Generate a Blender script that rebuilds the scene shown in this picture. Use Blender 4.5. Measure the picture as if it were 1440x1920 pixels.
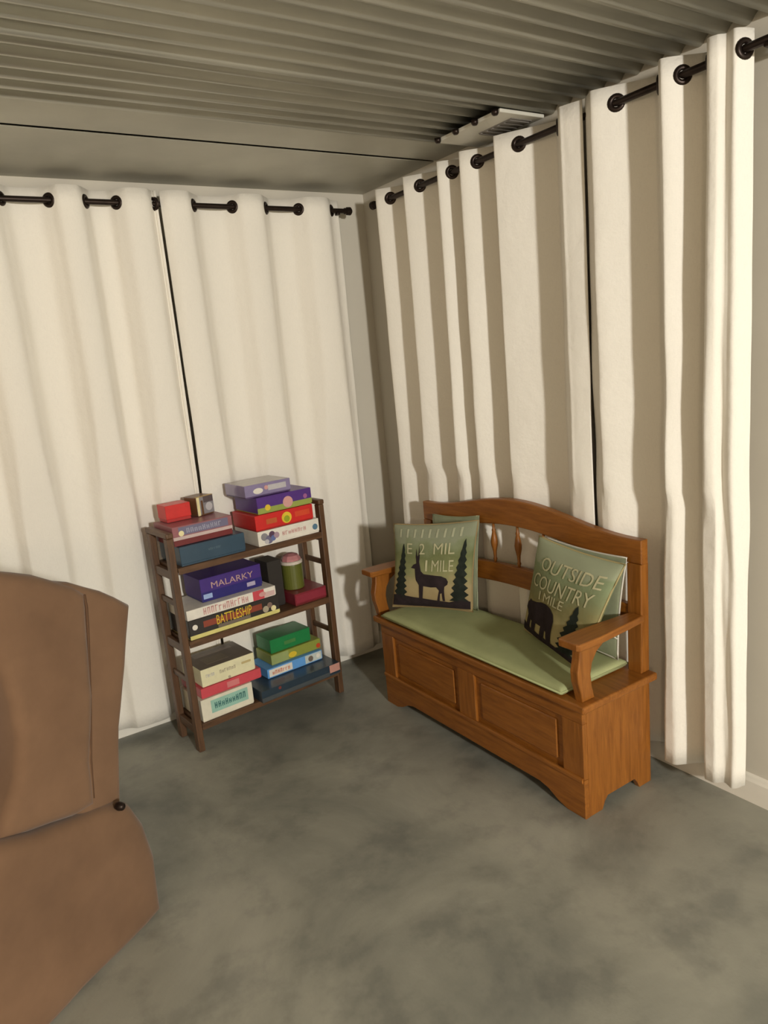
import bpy, bmesh, math, random
from mathutils import Vector, Matrix, noise as mnoise

random.seed(7)
for o in list(bpy.data.objects):
    bpy.data.objects.remove(o)
scene = bpy.context.scene
COL = scene.collection
R = math.radians

# ------------------------------------------------------------------ camera
CAM_POS = Vector((-2.01492, -3.06705, 1.46837))
yaw, pitch, roll = R(57.31525), R(-11.75857), R(-5.33885)
FPX = 1356.98
fw = Vector((math.cos(yaw)*math.cos(pitch), math.sin(yaw)*math.cos(pitch), math.sin(pitch)))
rt = Vector((math.sin(yaw), -math.cos(yaw), 0))
up = rt.cross(fw)
r2 = rt*math.cos(roll) + up*math.sin(roll)
u2 = -rt*math.sin(roll) + up*math.cos(roll)
cam_d = bpy.data.cameras.new('camera')
cam = bpy.data.objects.new('camera', cam_d)
COL.objects.link(cam)
M = Matrix((( r2.x, u2.x, -fw.x, CAM_POS.x), (r2.y, u2.y, -fw.y, CAM_POS.y), (r2.z, u2.z, -fw.z, CAM_POS.z), (0, 0, 0, 1)))
cam.matrix_world = M
cam_d.sensor_fit = 'VERTICAL'
cam_d.sensor_height = 36.0
cam_d.sensor_width = 27.0
cam_d.lens = 36.0*FPX/1920.0
cam_d.clip_start = 0.02
scene.camera = cam

# ------------------------------------------------------------------ light
world = bpy.data.worlds.new('world')
scene.world = world
world.use_nodes = True
bg = world.node_tree.nodes['Background']
bg.inputs[0].default_value = (1.0, 0.79, 0.54, 1)
bg.inputs[1].default_value = 0.66

def lamp(name, loc, power, color, radius):
    d = bpy.data.lights.new(name, 'POINT')
    d.energy = power
    d.color = color
    d.shadow_soft_size = radius
    o = bpy.data.objects.new(name, d)
    o.location = loc
    COL.objects.link(o)
    return o
lamp('floor_lamp_light', (-1.78, -6.30, 1.92), 700, (1.0, 0.97, 0.895), 0.14)
lamp('far_lamp_light', (-3.2, -4.4, 1.7), 34, (1.0, 0.74, 0.48), 0.12)

vs = scene.view_settings
vs.view_transform = 'Standard'
vs.look = 'None'
vs.exposure = 0.0
vs.gamma = 1.0
vs.use_curve_mapping = False

# ------------------------------------------------------------------ materials
def new_mat(name):
    m = bpy.data.materials.new(name)
    m.use_nodes = True
    nt = m.node_tree
    return m, nt, nt.nodes['Principled BSDF']

def N(nt, kind, **kw):
    n = nt.nodes.new(kind)
    for k, v in kw.items():
        if k in n.inputs:
            n.inputs[k].default_value = v
        else:
            setattr(n, k, v)
    return n

def ramp(nt, fac, stops):
    r = nt.nodes.new('ShaderNodeValToRGB')
    els = r.color_ramp.elements
    while len(els) < len(stops):
        els.new(0.5)
    for e, (p, c) in zip(els, stops):
        e.position = p
        e.color = (c[0], c[1], c[2], 1)
    nt.links.new(fac, r.inputs[0])
    return r

def mat(name, col, rough=0.6, metal=0.0, var=0.08, scale=12.0, bump=0.0, bscale=200.0, stretch=None, coat=0.0, spec=0.5, sheen=0.0):
    """noise-varied procedural surface"""
    m, nt, b = new_mat(name)
    tc = N(nt, 'ShaderNodeTexCoord')
    mp = N(nt, 'ShaderNodeMapping')
    nt.links.new(tc.outputs['Object'], mp.inputs[0])
    if stretch:
        mp.inputs['Scale'].default_value = stretch
    nz = N(nt, 'ShaderNodeTexNoise', Scale=scale, Detail=4.0, Roughness=0.6)
    nt.links.new(mp.outputs[0], nz.inputs['Vector'])
    lo = [max(0, c*(1-var)) for c in col]
    hi = [min(1, c*(1+var)) for c in col]
    rp = ramp(nt, nz.outputs['Fac'], [(0.3, lo), (0.7, hi)])
    nt.links.new(rp.outputs[0], b.inputs['Base Color'])
    b.inputs['Roughness'].default_value = rough
    b.inputs['Metallic'].default_value = metal
    b.inputs['Specular IOR Level'].default_value = spec
    b.inputs['Coat Weight'].default_value = coat
    if sheen:
        b.inputs['Sheen Weight'].default_value = sheen
    if bump:
        n2 = N(nt, 'ShaderNodeTexNoise', Scale=bscale, Detail=3.0)
        nt.links.new(mp.outputs[0], n2.inputs['Vector'])
        bp = N(nt, 'ShaderNodeBump', Strength=bump, Distance=0.004)
        nt.links.new(n2.outputs['Fac'], bp.inputs['Height'])
        nt.links.new(bp.outputs[0], b.inputs['Normal'])
    return m

def wood(name, dark, light, axis, rough=0.38, scale=9.0):
    """grain running along `axis` (0,1,2)"""
    m, nt, b = new_mat(name)
    tc = N(nt, 'ShaderNodeTexCoord')
    mp = N(nt, 'ShaderNodeMapping')
    s = [7.0, 7.0, 7.0]
    s[axis] = 0.7
    mp.inputs['Scale'].default_value = s
    nt.links.new(tc.outputs['Object'], mp.inputs[0])
    n1 = N(nt, 'ShaderNodeTexNoise', Scale=scale, Detail=6.0, Roughness=0.65, Distortion=0.6)
    nt.links.new(mp.outputs[0], n1.inputs['Vector'])
    rp = ramp(nt, n1.outputs['Fac'], [(0.32, dark), (0.68, light)])
    nt.links.new(rp.outputs[0], b.inputs['Base Color'])
    b.inputs['Roughness'].default_value = rough
    bp = N(nt, 'ShaderNodeBump', Strength=0.12, Distance=0.002)
    nt.links.new(n1.outputs['Fac'], bp.inputs['Height'])
    nt.links.new(bp.outputs[0], b.inputs['Normal'])
    return m

OAK_D, OAK_L = (0.185, 0.060, 0.007), (0.32, 0.115, 0.017)
oak = [wood('oak_x', OAK_D, OAK_L, 0), wood('oak_y', OAK_D, OAK_L, 1), wood('oak_z', OAK_D, OAK_L, 2)]
WAL_D, WAL_L = (0.062, 0.029, 0.013), (0.140, 0.069, 0.031)
wal = [wood('walnut_x', WAL_D, WAL_L, 0, 0.45), wood('walnut_y', WAL_D, WAL_L, 1, 0.45), wood('walnut_z', WAL_D, WAL_L, 2, 0.45)]

def floor_material():
    m, nt, b = new_mat('worn_concrete')
    tc = N(nt, 'ShaderNodeTexCoord')
    big = N(nt, 'ShaderNodeTexNoise', Scale=1.7, Detail=7.0, Roughness=0.62, Distortion=0.5)
    mid = N(nt, 'ShaderNodeTexNoise', Scale=5.5, Detail=5.0, Roughness=0.6)
    fine = N(nt, 'ShaderNodeTexNoise', Scale=120.0, Detail=3.0)
    for n in (big, mid, fine):
        nt.links.new(tc.outputs['Object'], n.inputs['Vector'])
    r1 = ramp(nt, big.outputs['Fac'], [(0.36, (0.19, 0.19, 0.165)), (0.5, (0.275, 0.27, 0.228)), (0.66, (0.36, 0.35, 0.295))])
    r2_ = ramp(nt, mid.outputs['Fac'], [(0.34, (0.55, 0.56, 0.57)), (0.5, (0.92, 0.92, 0.90)), (0.7, (1.0, 1.0, 0.98))])
    mx = N(nt, 'ShaderNodeMixRGB', blend_type='MULTIPLY')
    mx.inputs[0].default_value = 0.75
    nt.links.new(r1.outputs[0], mx.inputs[1])
    nt.links.new(r2_.outputs[0], mx.inputs[2])
    nt.links.new(mx.outputs[0], b.inputs['Base Color'])
    rr = ramp(nt, mid.outputs['Fac'], [(0.3, (0.42,)*3), (0.7, (0.62,)*3)])
    nt.links.new(rr.outputs[0], b.inputs['Roughness'])
    bp = N(nt, 'ShaderNodeBump', Strength=0.15, Distance=0.003)
    nt.links.new(fine.outputs['Fac'], bp.inputs['Height'])
    nt.links.new(bp.outputs[0], b.inputs['Normal'])
    return m

def linen(name, col):
    m, nt, b = new_mat(name)
    tc = N(nt, 'ShaderNodeTexCoord')
    mp = N(nt, 'ShaderNodeMapping')
    mp.inputs['Scale'].default_value = (30, 30, 260)
    nt.links.new(tc.outputs['Object'], mp.inputs[0])
    w1 = N(nt, 'ShaderNodeTexNoise', Scale=5.0, Detail=2.0)
    nt.links.new(mp.outputs[0], w1.inputs['Vector'])
    mp2 = N(nt, 'ShaderNodeMapping')
    mp2.inputs['Scale'].default_value = (300, 300, 20)
    nt.links.new(tc.outputs['Object'], mp2.inputs[0])
    w2 = N(nt, 'ShaderNodeTexNoise', Scale=3.0, Detail=2.0)
    nt.links.new(mp2.outputs[0], w2.inputs['Vector'])
    ad = N(nt, 'ShaderNodeMath', operation='ADD')
    nt.links.new(w1.outputs['Fac'], ad.inputs[0])
    nt.links.new(w2.outputs['Fac'], ad.inputs[1])
    wr = N(nt, 'ShaderNodeTexNoise', Scale=7.0, Detail=5.0, Roughness=0.55)
    nt.links.new(tc.outputs['Object'], wr.inputs['Vector'])
    rp = ramp(nt, ad.outputs[0], [(0.6, [c*0.95 for c in col]), (1.0, [min(1, c*1.03) for c in col])])
    nt.links.new(rp.outputs[0], b.inputs['Base Color'])
    b.inputs['Roughness'].default_value = 0.9
    b.inputs['Specular IOR Level'].default_value = 0.15
    b1 = N(nt, 'ShaderNodeBump', Strength=0.10, Distance=0.002)
    nt.links.new(ad.outputs[0], b1.inputs['Height'])
    b2 = N(nt, 'ShaderNodeBump', Strength=0.42, Distance=0.02)
    nt.links.new(wr.outputs['Fac'], b2.inputs['Height'])
    nt.links.new(b1.outputs[0], b2.inputs['Normal'])
    nt.links.new(b2.outputs[0], b.inputs['Normal'])
    return m

def pillow_cover(name, stops):
    """printed landscape: colours follow the print's own height on the cloth (UV)"""
    m, nt, b = new_mat(name)
    uv = N(nt, 'ShaderNodeUVMap')
    sp = N(nt, 'ShaderNodeSeparateXYZ')
    nt.links.new(uv.outputs[0], sp.inputs[0])
    nz = N(nt, 'ShaderNodeTexNoise', Scale=7.0, Detail=4.0)
    nt.links.new(uv.outputs[0], nz.inputs['Vector'])
    mul = N(nt, 'ShaderNodeMath', operation='MULTIPLY_ADD')
    nt.links.new(nz.outputs['Fac'], mul.inputs[0])
    mul.inputs[1].default_value = 0.30
    nt.links.new(sp.outputs[1], mul.inputs[2])
    rp = ramp(nt, mul.outputs[0], stops)
    nt.links.new(rp.outputs[0], b.inputs['Base Color'])
    b.inputs['Roughness'].default_value = 0.9
    b.inputs['Specular IOR Level'].default_value = 0.1
    n2 = N(nt, 'ShaderNodeTexNoise', Scale=260.0, Detail=2.0)
    nt.links.new(uv.outputs[0], n2.inputs['Vector'])
    bp = N(nt, 'ShaderNodeBump', Strength=0.15, Distance=0.002)
    nt.links.new(n2.outputs['Fac'], bp.inputs['Height'])
    nt.links.new(bp.outputs[0], b.inputs['Normal'])
    return m

MFLOOR = floor_material()
MWALL = mat('painted_wall', (0.60, 0.56, 0.48), 0.75, var=0.03, scale=3, bump=0.05)
MTRIM = mat('white_trim', (0.80, 0.76, 0.68), 0.4, var=0.03)
MTIN = mat('galvanised_tin', (0.44, 0.43, 0.37), 0.38, metal=0.55, var=0.18, scale=3.0, stretch=(0.4, 3, 1))
MTIN2 = mat('galvanised_flat_tin', (0.44, 0.43, 0.37), 0.5, metal=0.25, var=0.12, scale=2.5)
MLINEN = linen('white_linen', (0.84, 0.80, 0.725))
MBRONZE = mat('dark_bronze', (0.028, 0.018, 0.014), 0.38, metal=0.7, var=0.2, scale=30)
MVENT = mat('white_enamel', (0.62, 0.60, 0.53), 0.45, var=0.04)
MVENTD = mat('grey_grille', (0.17, 0.155, 0.14), 0.6, var=0.1)
MSUEDE = mat('brown_microsuede', (0.165, 0.095, 0.055), 0.95, var=0.16, scale=5, bump=0.25, bscale=9, spec=0.1, sheen=0.15)
MSUEDED = mat('brown_piping', (0.105, 0.058, 0.034), 0.95, var=0.12, scale=5, spec=0.1)
MGREEN = mat('sage_canvas', (0.37, 0.40, 0.205), 0.92, var=0.07, scale=9, bump=0.1, bscale=300, spec=0.1)

_c = {}
def card(col, rough=0.42, coat=0.15):
    key = (tuple(col), rough)
    if key not in _c:
        _c[key] = mat('printed_card_%d' % len(_c), col, rough, var=0.07, scale=25, coat=coat)
    return _c[key]

# ------------------------------------------------------------------ mesh helpers
def link(o, parent=None):
    COL.objects.link(o)
    if parent:
        o.parent = parent
    return o

def obj(name, bm, m, parent=None, smooth=False, loc=None):
    me = bpy.data.meshes.new(name)
    bmesh.ops.recalc_face_normals(bm, faces=bm.faces)
    bm.to_mesh(me)
    bm.free()
    if m:
        me.materials.append(m)
    if smooth:
        for p in me.polygons:
            p.use_smooth = True
    o = bpy.data.objects.new(name, me)
    if loc:
        o.location = loc
    return link(o, parent)

def share(src, parent, loc=(0, 0, 0), rot=(0, 0, 0), name=None):
    o = bpy.data.objects.new(name or src.name.split('.')[0], src.data)
    o.location = loc
    o.rotation_euler = rot
    return link(o, parent)

def thing(name, label, cat, loc=(0, 0, 0), rotz=0.0, group=None):
    o = bpy.data.objects.new(name, None)
    o.empty_display_size = 0.1
    o.location = loc
    o.rotation_euler = (0, 0, rotz)
    o['label'] = label
    o['category'] = cat
    if group:
        o['group'] = group
    return link(o)

def tag(o, label, cat, group=None):
    o['label'] = label
    o['category'] = cat
    if group:
        o['group'] = group
    return o

def struct(o):
    o['kind'] = 'structure'
    return o

def bx(bm, x0, x1, y0, y1, z0, z1, bev=0.0, seg=2):
    vs_ = [bm.verts.new((x, y, z)) for x in (x0, x1) for y in (y0, y1) for z in (z0, z1)]
    f = [(0, 1, 3, 2), (4, 6, 7, 5), (0, 4, 5, 1), (2, 3, 7, 6), (0, 2, 6, 4), (1, 5, 7, 3)]
    fs = [bm.faces.new([vs_[i] for i in q]) for q in f]
    if bev > 0:
        es = list({e for q in fs for e in q.edges})
        bmesh.ops.bevel(bm, geom=es, offset=bev, segments=seg, profile=0.5, affect='EDGES')
    return bm

def box(name, x0, x1, y0, y1, z0, z1, m, parent=None, bev=0.003, seg=2):
    bm = bmesh.new()
    bx(bm, x0, x1, y0, y1, z0, z1, bev, seg)
    return obj(name, bm, m, parent)

def prism(name, pts, axis, a0, a1, m, parent=None, bev=0.004, seg=2, smooth=False):
    """polygon pts in the two other axes, extruded along axis from a0 to a1"""
    def P(p, a):
        if axis == 0: return (a, p[0], p[1])
        if axis == 1: return (p[0], a, p[1])
        return (p[0], p[1], a)
    bm = bmesh.new()
    A = [bm.verts.new(P(p, a0)) for p in pts]
    B = [bm.verts.new(P(p, a1)) for p in pts]
    n = len(pts)
    caps = [bm.faces.new(A), bm.faces.new(B[::-1])]
    for i in range(n):
        bm.faces.new((A[i], A[(i+1) % n], B[(i+1) % n], B[i]))
    bmesh.ops.recalc_face_normals(bm, faces=bm.faces)
    if bev > 0:
        es = [e for c in caps for e in c.edges]
        bmesh.ops.bevel(bm, geom=es, offset=bev, segments=seg, profile=0.5, affect='EDGES')
    return obj(name, bm, m, parent, smooth)

def lathe(bm, prof, n=20, center=(0, 0, 0), axis='Z'):
    rings = []
    for r, h in prof:
        ring = []
        for i in range(n):
            a = 2*math.pi*i/n
            p = (r*math.cos(a), r*math.sin(a), h)
            if axis == 'X': p = (h, p[0], p[1])
            if axis == 'Y': p = (p[0], h, p[1])
            ring.append(bm.verts.new((p[0]+center[0], p[1]+center[1], p[2]+center[2])))
        rings.append(ring)
    for a, b in zip(rings, rings[1:]):
        for i in range(n):
            bm.faces.new((a[i], a[(i+1) % n], b[(i+1) % n], b[i]))
    bm.faces.new(rings[0][::-1])
    bm.faces.new(rings[-1])
    return bm

def torus_mesh(R0, r0, n=20, k=8):
    bm = bmesh.new()
    rings = []
    for i in range(n):
        a = 2*math.pi*i/n
        ring = []
        for j in range(k):
            b = 2*math.pi*j/k
            ring.append(bm.verts.new(((R0+r0*math.cos(b))*math.cos(a), (R0+r0*math.cos(b))*math.sin(a), 0.8*r0*math.sin(b))))
        rings.append(ring)
    for i in range(n):
        for j in range(k):
            bm.faces.new((rings[i][j], rings[(i+1) % n][j], rings[(i+1) % n][(j+1) % k], rings[i][(j+1) % k]))
    return bm

def tube(bm, pts, r, k=8, closed=False):
    pts = [Vector(p) for p in pts]
    n = len(pts)
    rings = []
    for i, p in enumerate(pts):
        if closed:
            t = pts[(i+1) % n] - pts[i-1]
        else:
            t = pts[min(i+1, n-1)] - pts[max(i-1, 0)]
        t.normalize()
        ref = Vector((0, 0, 1)) if abs(t.z) < 0.9 else Vector((1, 0, 0))
        a = t.cross(ref).normalized()
        b = t.cross(a)
        rr = r[i] if isinstance(r, (list, tuple)) else r
        rings.append([bm.verts.new(p + a*rr*math.cos(2*math.pi*j/k) + b*rr*math.sin(2*math.pi*j/k)) for j in range(k)])
    m = n if closed else n-1
    for i in range(m):
        A, B = rings[i], rings[(i+1) % n]
        for j in range(k):
            bm.faces.new((A[j], A[(j+1) % k], B[(j+1) % k], B[j]))
    if not closed:
        bm.faces.new(rings[0][::-1])
        bm.faces.new(rings[-1])
    return bm

def text_tris(s):
    """triangulated glyph outlines of s, normalised: height 1, starting at x=0; returns verts, faces, width"""
    cu = bpy.data.curves.new('glyphs', 'FONT')
    cu.body = s
    cu.resolution_u = 3
    to = bpy.data.objects.new('glyphs', cu)
    COL.objects.link(to)
    bpy.context.view_layer.update()
    me = bpy.data.meshes.new_from_object(to.evaluated_get(bpy.context.evaluated_depsgraph_get()))
    vs_ = [v.co.copy() for v in me.vertices]
    fs = [tuple(p.vertices) for p in me.polygons]
    bpy.data.objects.remove(to)
    bpy.data.curves.remove(cu)
    bpy.data.meshes.remove(me)
    x0 = min(v.x for v in vs_); x1 = max(v.x for v in vs_)
    y0 = min(v.y for v in vs_); y1 = max(v.y for v in vs_)
    h = y1-y0
    return [((v.x-x0)/h, (v.y-y0)/h) for v in vs_], fs, (x1-x0)/h

# ------------------------------------------------------------------ room shell
XW, YW = -4.2, -7.2
CZ = 2.24
struct(box('floor', XW, 0.1, YW, 0.1, -0.1, 0.0, MFLOOR, bev=0))
struct(box('wall_left', XW, 0.1, 0.0, 0.1, 0.0, 2.42, MWALL, bev=0))
struct(box('wall_right', 0.0, 0.1, YW, 0.0, 0.0, 2.42, MWALL, bev=0))
def baseboard(name, horizontal):
    prof = [(0, 0), (0.016, 0), (0.016, 0.072), (0.012, 0.080), (0.009, 0.088), (0, 0.092)]
    if horizontal == 'left':
        return struct(prism(name, [(-p[0], p[1]) for p in prof], 0, XW, -0.0165, MTRIM, bev=0))
    return struct(prism(name, [(-p[0], p[1]) for p in prof], 1, YW, -0.0005, MTRIM, bev=0))
baseboard('baseboard_left', 'left')
baseboard('baseboard_right', 'right')

# ceiling: a flat tin strip along the left wall, then corrugated sheets, ribs parallel to the left wall
ceil = struct(box('ceiling', XW, 0.1, YW, 0.1, 2.30, 2.42, MTIN2, bev=0))
PITCH, AMP = 0.068, 0.0125
def corrugated(y0, y1, z, lip):
    bm = bmesh.new()
    n = int(abs(y1-y0)/PITCH*10)
    rows = []
    for i in range(n+1):
        y = y0+(y1-y0)*i/n
        s = math.sin(2*math.pi*(y)/PITCH)
        s = math.copysign(abs(s)**0.8, s)
        rows.append([bm.verts.new((x, y, z - AMP*s - (0.004 if i < 6 and lip else 0))) for x in (XW, XW/2, 0.0)])
    for a, b in zip(rows, rows[1:]):
        for k in range(2):
            bm.faces.new((a[k], a[k+1], b[k+1], b[k]))
    o = obj('ceiling_sheet', bm, MTIN, ceil, smooth=True)
    md = o.modifiers.new('thickness', 'SOLIDIFY')
    md.thickness = 0.0015
    return o
corrugated(-0.775, -1.225, CZ+0.012, False)
corrugated(-1.205, -2.45, CZ+0.004, True)
corrugated(-2.43, -3.7, CZ+0.012, True)
corrugated(-3.68, YW, CZ+0.004, True)
bm = bmesh.new()
bx(bm, XW, 0.0, -0.550, 0.0, CZ+0.006, CZ+0.010, 0.001, 1)
obj('flat_panel', bm, MTIN2, ceil)
box('flat_panel', XW, 0.0, -0.792, -0.574, CZ+0.006, CZ+0.010, MTIN2, ceil, 0.001)
vent = thing('ceiling_vent', 'white rectangular plate with grey grille fixed to tin ceiling by right wall', 'vent', (-0.135, -1.035, CZ-0.022))
box('plate', -0.100, 0.100, -0.168, 0.168, -0.004, 0.008, MVENT, vent, 0.003)
gr = box('grille', -0.02, 0.075, -0.135, 0.03, -0.0065, -0.003, MVENTD, vent, 0.001)
for k in range(6):
    y = -0.125+k*0.029
    box('slat', -0.016, 0.071, y, y+0.010, -0.0095, -0.0055, MVENTD, gr, 0.001)
for k in range(4):  # dark dots added for the shaded gaps between plate and ribs
    bm = bmesh.new()
    lathe(bm, [(0.001, -0.011), (0.008, -0.010), (0.012, -0.004), (0.012, 0.006)], 12, (-0.106, -0.150+k*0.1, 0.0))
    obj('gap_shade_dot', bm, MBRONZE, vent, smooth=True)

# ------------------------------------------------------------------ curtains
RODZ, OFF = 2.148, 0.09
GROM = None
def catmull(pts, per=8):
    out = []
    n = len(pts)
    for i in range(n-1):
        p0 = pts[max(i-1, 0)]; p1 = pts[i]; p2 = pts[i+1]; p3 = pts[min(i+2, n-1)]
        for k in range(per):
            t = k/per
            q = []
            for c in range(2):
                a = 2*p1[c]; b = p2[c]-p0[c]
                cc = 2*p0[c]-5*p1[c]+4*p2[c]-p3[c]
                d = -p0[c]+3*p1[c]-3*p2[c]+p3[c]
                q.append(0.5*(a+b*t+cc*t*t+d*t*t*t))
            out.append(tuple(q))
    out.append(tuple(pts[-1]))
    return out

def curtain(label, side, path, ztop, zbot, seed, crease=0.005):
    """path: (along, depth) control points, depth measured out from the wall; side 'left' hangs on y=0, 'right' on x=0"""
    global GROM
    a0 = sum(p[0] for p in path)/len(path)
    base = (a0, -OFF, 0) if side == 'left' else (-OFF, a0, 0)
    t = thing('curtain', label, 'curtain', base, group='white grommet curtains')
    pl = catmull(path, 8)
    nz = 34
    bm = bmesh.new()
    uvl = bm.loops.layers.uv.new('UVMap')
    rows = []
    rnd = random.Random(seed)
    ph = [rnd.uniform(0, 6.28) for _ in range(6)]
    L = len(pl)-1
    for j in range(nz+1):
        v = j/nz
        z = ztop+(zbot-ztop)*v
        row = []
        for i, (a, d) in enumerate(pl):
            s = i/L
            w = min(1.0, v*2.2)
            dd = (d-OFF)*(1.0 - 0.12*w*math.sin(ph[0]+5*s+2.2*v))
            dd += w*0.006*math.sin(ph[1]+9*s+3.1*v) + crease*w*mnoise.noise(Vector((s*9+seed*3, v*9, seed)))
            aa = a + w*0.010*math.sin(ph[2]+6.0*s+2.6*v)*math.sin(math.pi*s) + 0.003*w*mnoise.noise(Vector((s*14, v*5, seed+5)))
            dd = max(0.022-OFF, dd)
            if side == 'right' and z < 0.98:
                dd = min(dd, 0.030)
            if side == 'left':
                lim = 0.004+0.06*max(0.0, (z-1.0)/0.6)
                if dd > lim: dd = lim+(dd-lim)*0.12
            if side == 'left':
                p = (aa-base[0], -dd-OFF-base[1], z)
            else:
                p = (-dd-OFF-base[0], aa-base[1], z)
            row.append(bm.verts.new(p))
        rows.append(row)
    for j in range(nz):
        for i in range(L):
            f = bm.faces.new((rows[j][i], rows[j][i+1], rows[j+1][i+1], rows[j+1][i]))
    o = obj('fabric', bm, MLINEN, t, smooth=True)
    md = o.modifiers.new('thickness', 'SOLIDIFY')
    md.thickness = 0.003
    md.offset = 0
    # grommets where the cloth crosses the rod
    for i in range(L):
        d0, d1 = pl[i][1]-OFF, pl[i+1][1]-OFF
        d0 = 0.0 if abs(d0) < 1e-9 else d0
        if d0*d1 < 0 or (d0 == 0.0 and i > 0):
            f = d0/(d0-d1) if d0 else 0.0
            a = pl[i][0]+(pl[i+1][0]-pl[i][0])*f
            ta, td = pl[i+1][0]-pl[i][0], pl[i+1][1]-pl[i][1]
            if side == 'left':
                tan = Vector((ta, -td, 0)).normalized()
                loc = Vector((a, -OFF, RODZ))-Vector(base)
            else:
                tan = Vector((-td, ta, 0)).normalized()
                loc = Vector((-OFF, a, RODZ))-Vector(base)
            nrm = tan.cross(Vector((0, 0, 1)))
            if GROM is None:
                g = obj('grommet', torus_mesh(0.0185, 0.0085), MBRONZE, t, smooth=True)
                GROM = g
            else:
                g = share(GROM, t)
            g.location = loc
            g.rotation_mode = 'QUATERNION'
            g.rotation_quaternion = nrm.to_track_quat('Z', 'Y')
    return t

FD, BD = 0.124, 0.056   # left curtains: shallow folds
def wave(fronts, start, end, fd, bd, sd, ed, flat=0.26):
    """fronts: list of (a,b) spans that pass in front of the rod; valleys between"""
    pts = [(start, sd)]
    prev = None
    for i, (a, b) in enumerate(fronts):
        if prev is not None:
            m0, m1 = prev+(a-prev)*flat, prev+(a-prev)*(1-flat)
            pts.append((prev, OFF)); pts.append((m0, bd)); pts.append((m1, bd))
        if i > 0 or abs(a-start) > 1e-6:
            pts.append((a, OFF))
        pts.append((a+(b-a)*flat, fd)); pts.append((a+(b-a)*(1-flat), fd))
        prev = b
    if abs(prev-end) > 1e-6:
        pts.append((prev, OFF))
        pts.append((prev+(end-prev)*0.5, OFF+(ed-OFF)*0.7))
    pts.append((end, ed))
    return pts

curtain('white linen curtain panel on left wall, cut by the picture edge', 'left',
        wave([(-2.22, -2.10), (-1.98, -1.84), (-1.72, -1.58), (-1.42, -1.294), (-1.18, -1.04)], -2.30, -1.026, FD, BD, 0.07, 0.10), 2.196, 0.055, 1)
curtain('white linen curtain panel hanging behind the shelf of board games', 'left',
        wave([(-1.014, -0.878), (-0.71, -0.559), (-0.401, -0.238)], -1.014, -0.190, FD, BD, 0.100, 0.072), 2.194, 0.055, 2)

def zig(tips, start, end, sd, ed, td=0.122, vd=0.040, skew=0.62):
    """tips: y of each outward fold; deep folds"""
    pts = [(start, sd)]
    for i, t in enumerate(tips):
        pts.append((t+0.016, td-0.004)); pts.append((t-0.012, td))
        if i < len(tips)-1:
            n = tips[i+1]
            v = t+(n-t)*skew
            pts.append((v+0.02*min(1, abs(n-t)/0.2), vd)); pts.append((v-0.02*min(1, abs(n-t)/0.2), vd))
    if end is not None:
        pts.append((end, ed))
    return pts
TD = 0.140
curtain('white linen curtain panel on right wall, nearest the room corner, behind the bench', 'right',
        zig([-0.300, -0.512, -0.735, -0.872, -1.062, -1.356], -0.255, -1.425, 0.085, 0.105), 2.192, 0.095, 3)
curtain('white linen curtain panel at the right end of the right wall rod', 'right',
        zig([-1.482, -1.722, -1.866], -1.430, -1.892, 0.095, 0.104)+[(-1.905, 0.106), (-1.922, 0.112), (-1.934, 0.088), (-1.940, 0.060)], 2.196, 0.085, 4, crease=0.009)

def rod(name, label, axis, a0, a1, finials, brackets):
    mid = (a0+a1)/2
    base = Vector((mid, -OFF, RODZ)) if axis == 'X' else Vector((-OFF, mid, RODZ))
    t = thing(name, label, 'curtain rod', base)
    h = abs(a1-a0)/2
    bm = bmesh.new()
    lathe(bm, [(0.0105, -h), (0.0105, h)], 14, axis=axis)
    obj('pole', bm, MBRONZE, t, smooth=False)
    for s in finials:
        bm = bmesh.new()
        lathe(bm, [(0.010, s*(h-0.004)), (0.0135, s*(h-0.002)), (0.0135, s*(h+0.008)), (0.017, s*(h+0.010)), (0.018, s*(h+0.028)), (0.012, s*(h+0.034))], 14, axis=axis)
        obj('finial', bm, MBRONZE, t, smooth=False)
    for a in brackets:
        q = a-mid
        bm = bmesh.new()
        if axis == 'X':
            bx(bm, q-0.012, q+0.012, OFF-0.006, OFF, -0.045, 0.03, 0.002)
            bx(bm, q-0.006, q+0.006, 0.008, OFF-0.003, -0.016, -0.004, 0.002)
            bx(bm, q-0.007, q+0.007, -0.013, 0.013, -0.019, -0.009, 0.002)
        else:
            bx(bm, OFF-0.006, OFF, q-0.012, q+0.012, -0.045, 0.03, 0.002)
            bx(bm, 0.008, OFF-0.003, q-0.006, q+0.006, -0.016, -0.004, 0.002)
            bx(bm, -0.013, 0.013, q-0.007, q+0.007, -0.019, -0.009, 0.002)
        obj('bracket', bm, MBRONZE, t)
    return t
rod('curtain_rod', 'dark bronze curtain rod along the left wall', 'X', -2.45, -0.165, (1,), (-0.205, -2.38))
rod('curtain_rod', 'dark bronze curtain rod along the right wall above the bench', 'Y', -2.10, -0.235, (1, -1), (-0.262, -1.995))

# ------------------------------------------------------------------ storage bench
BEN = thing('storage_bench', 'oak storage bench with arched spindle back and green seat', 'bench', (-0.30, -1.10, 0))
BX0, BX1 = -0.165, 0.160      # front, back
BY0, BY1 = -0.557, 0.560      # right end, left end
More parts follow.
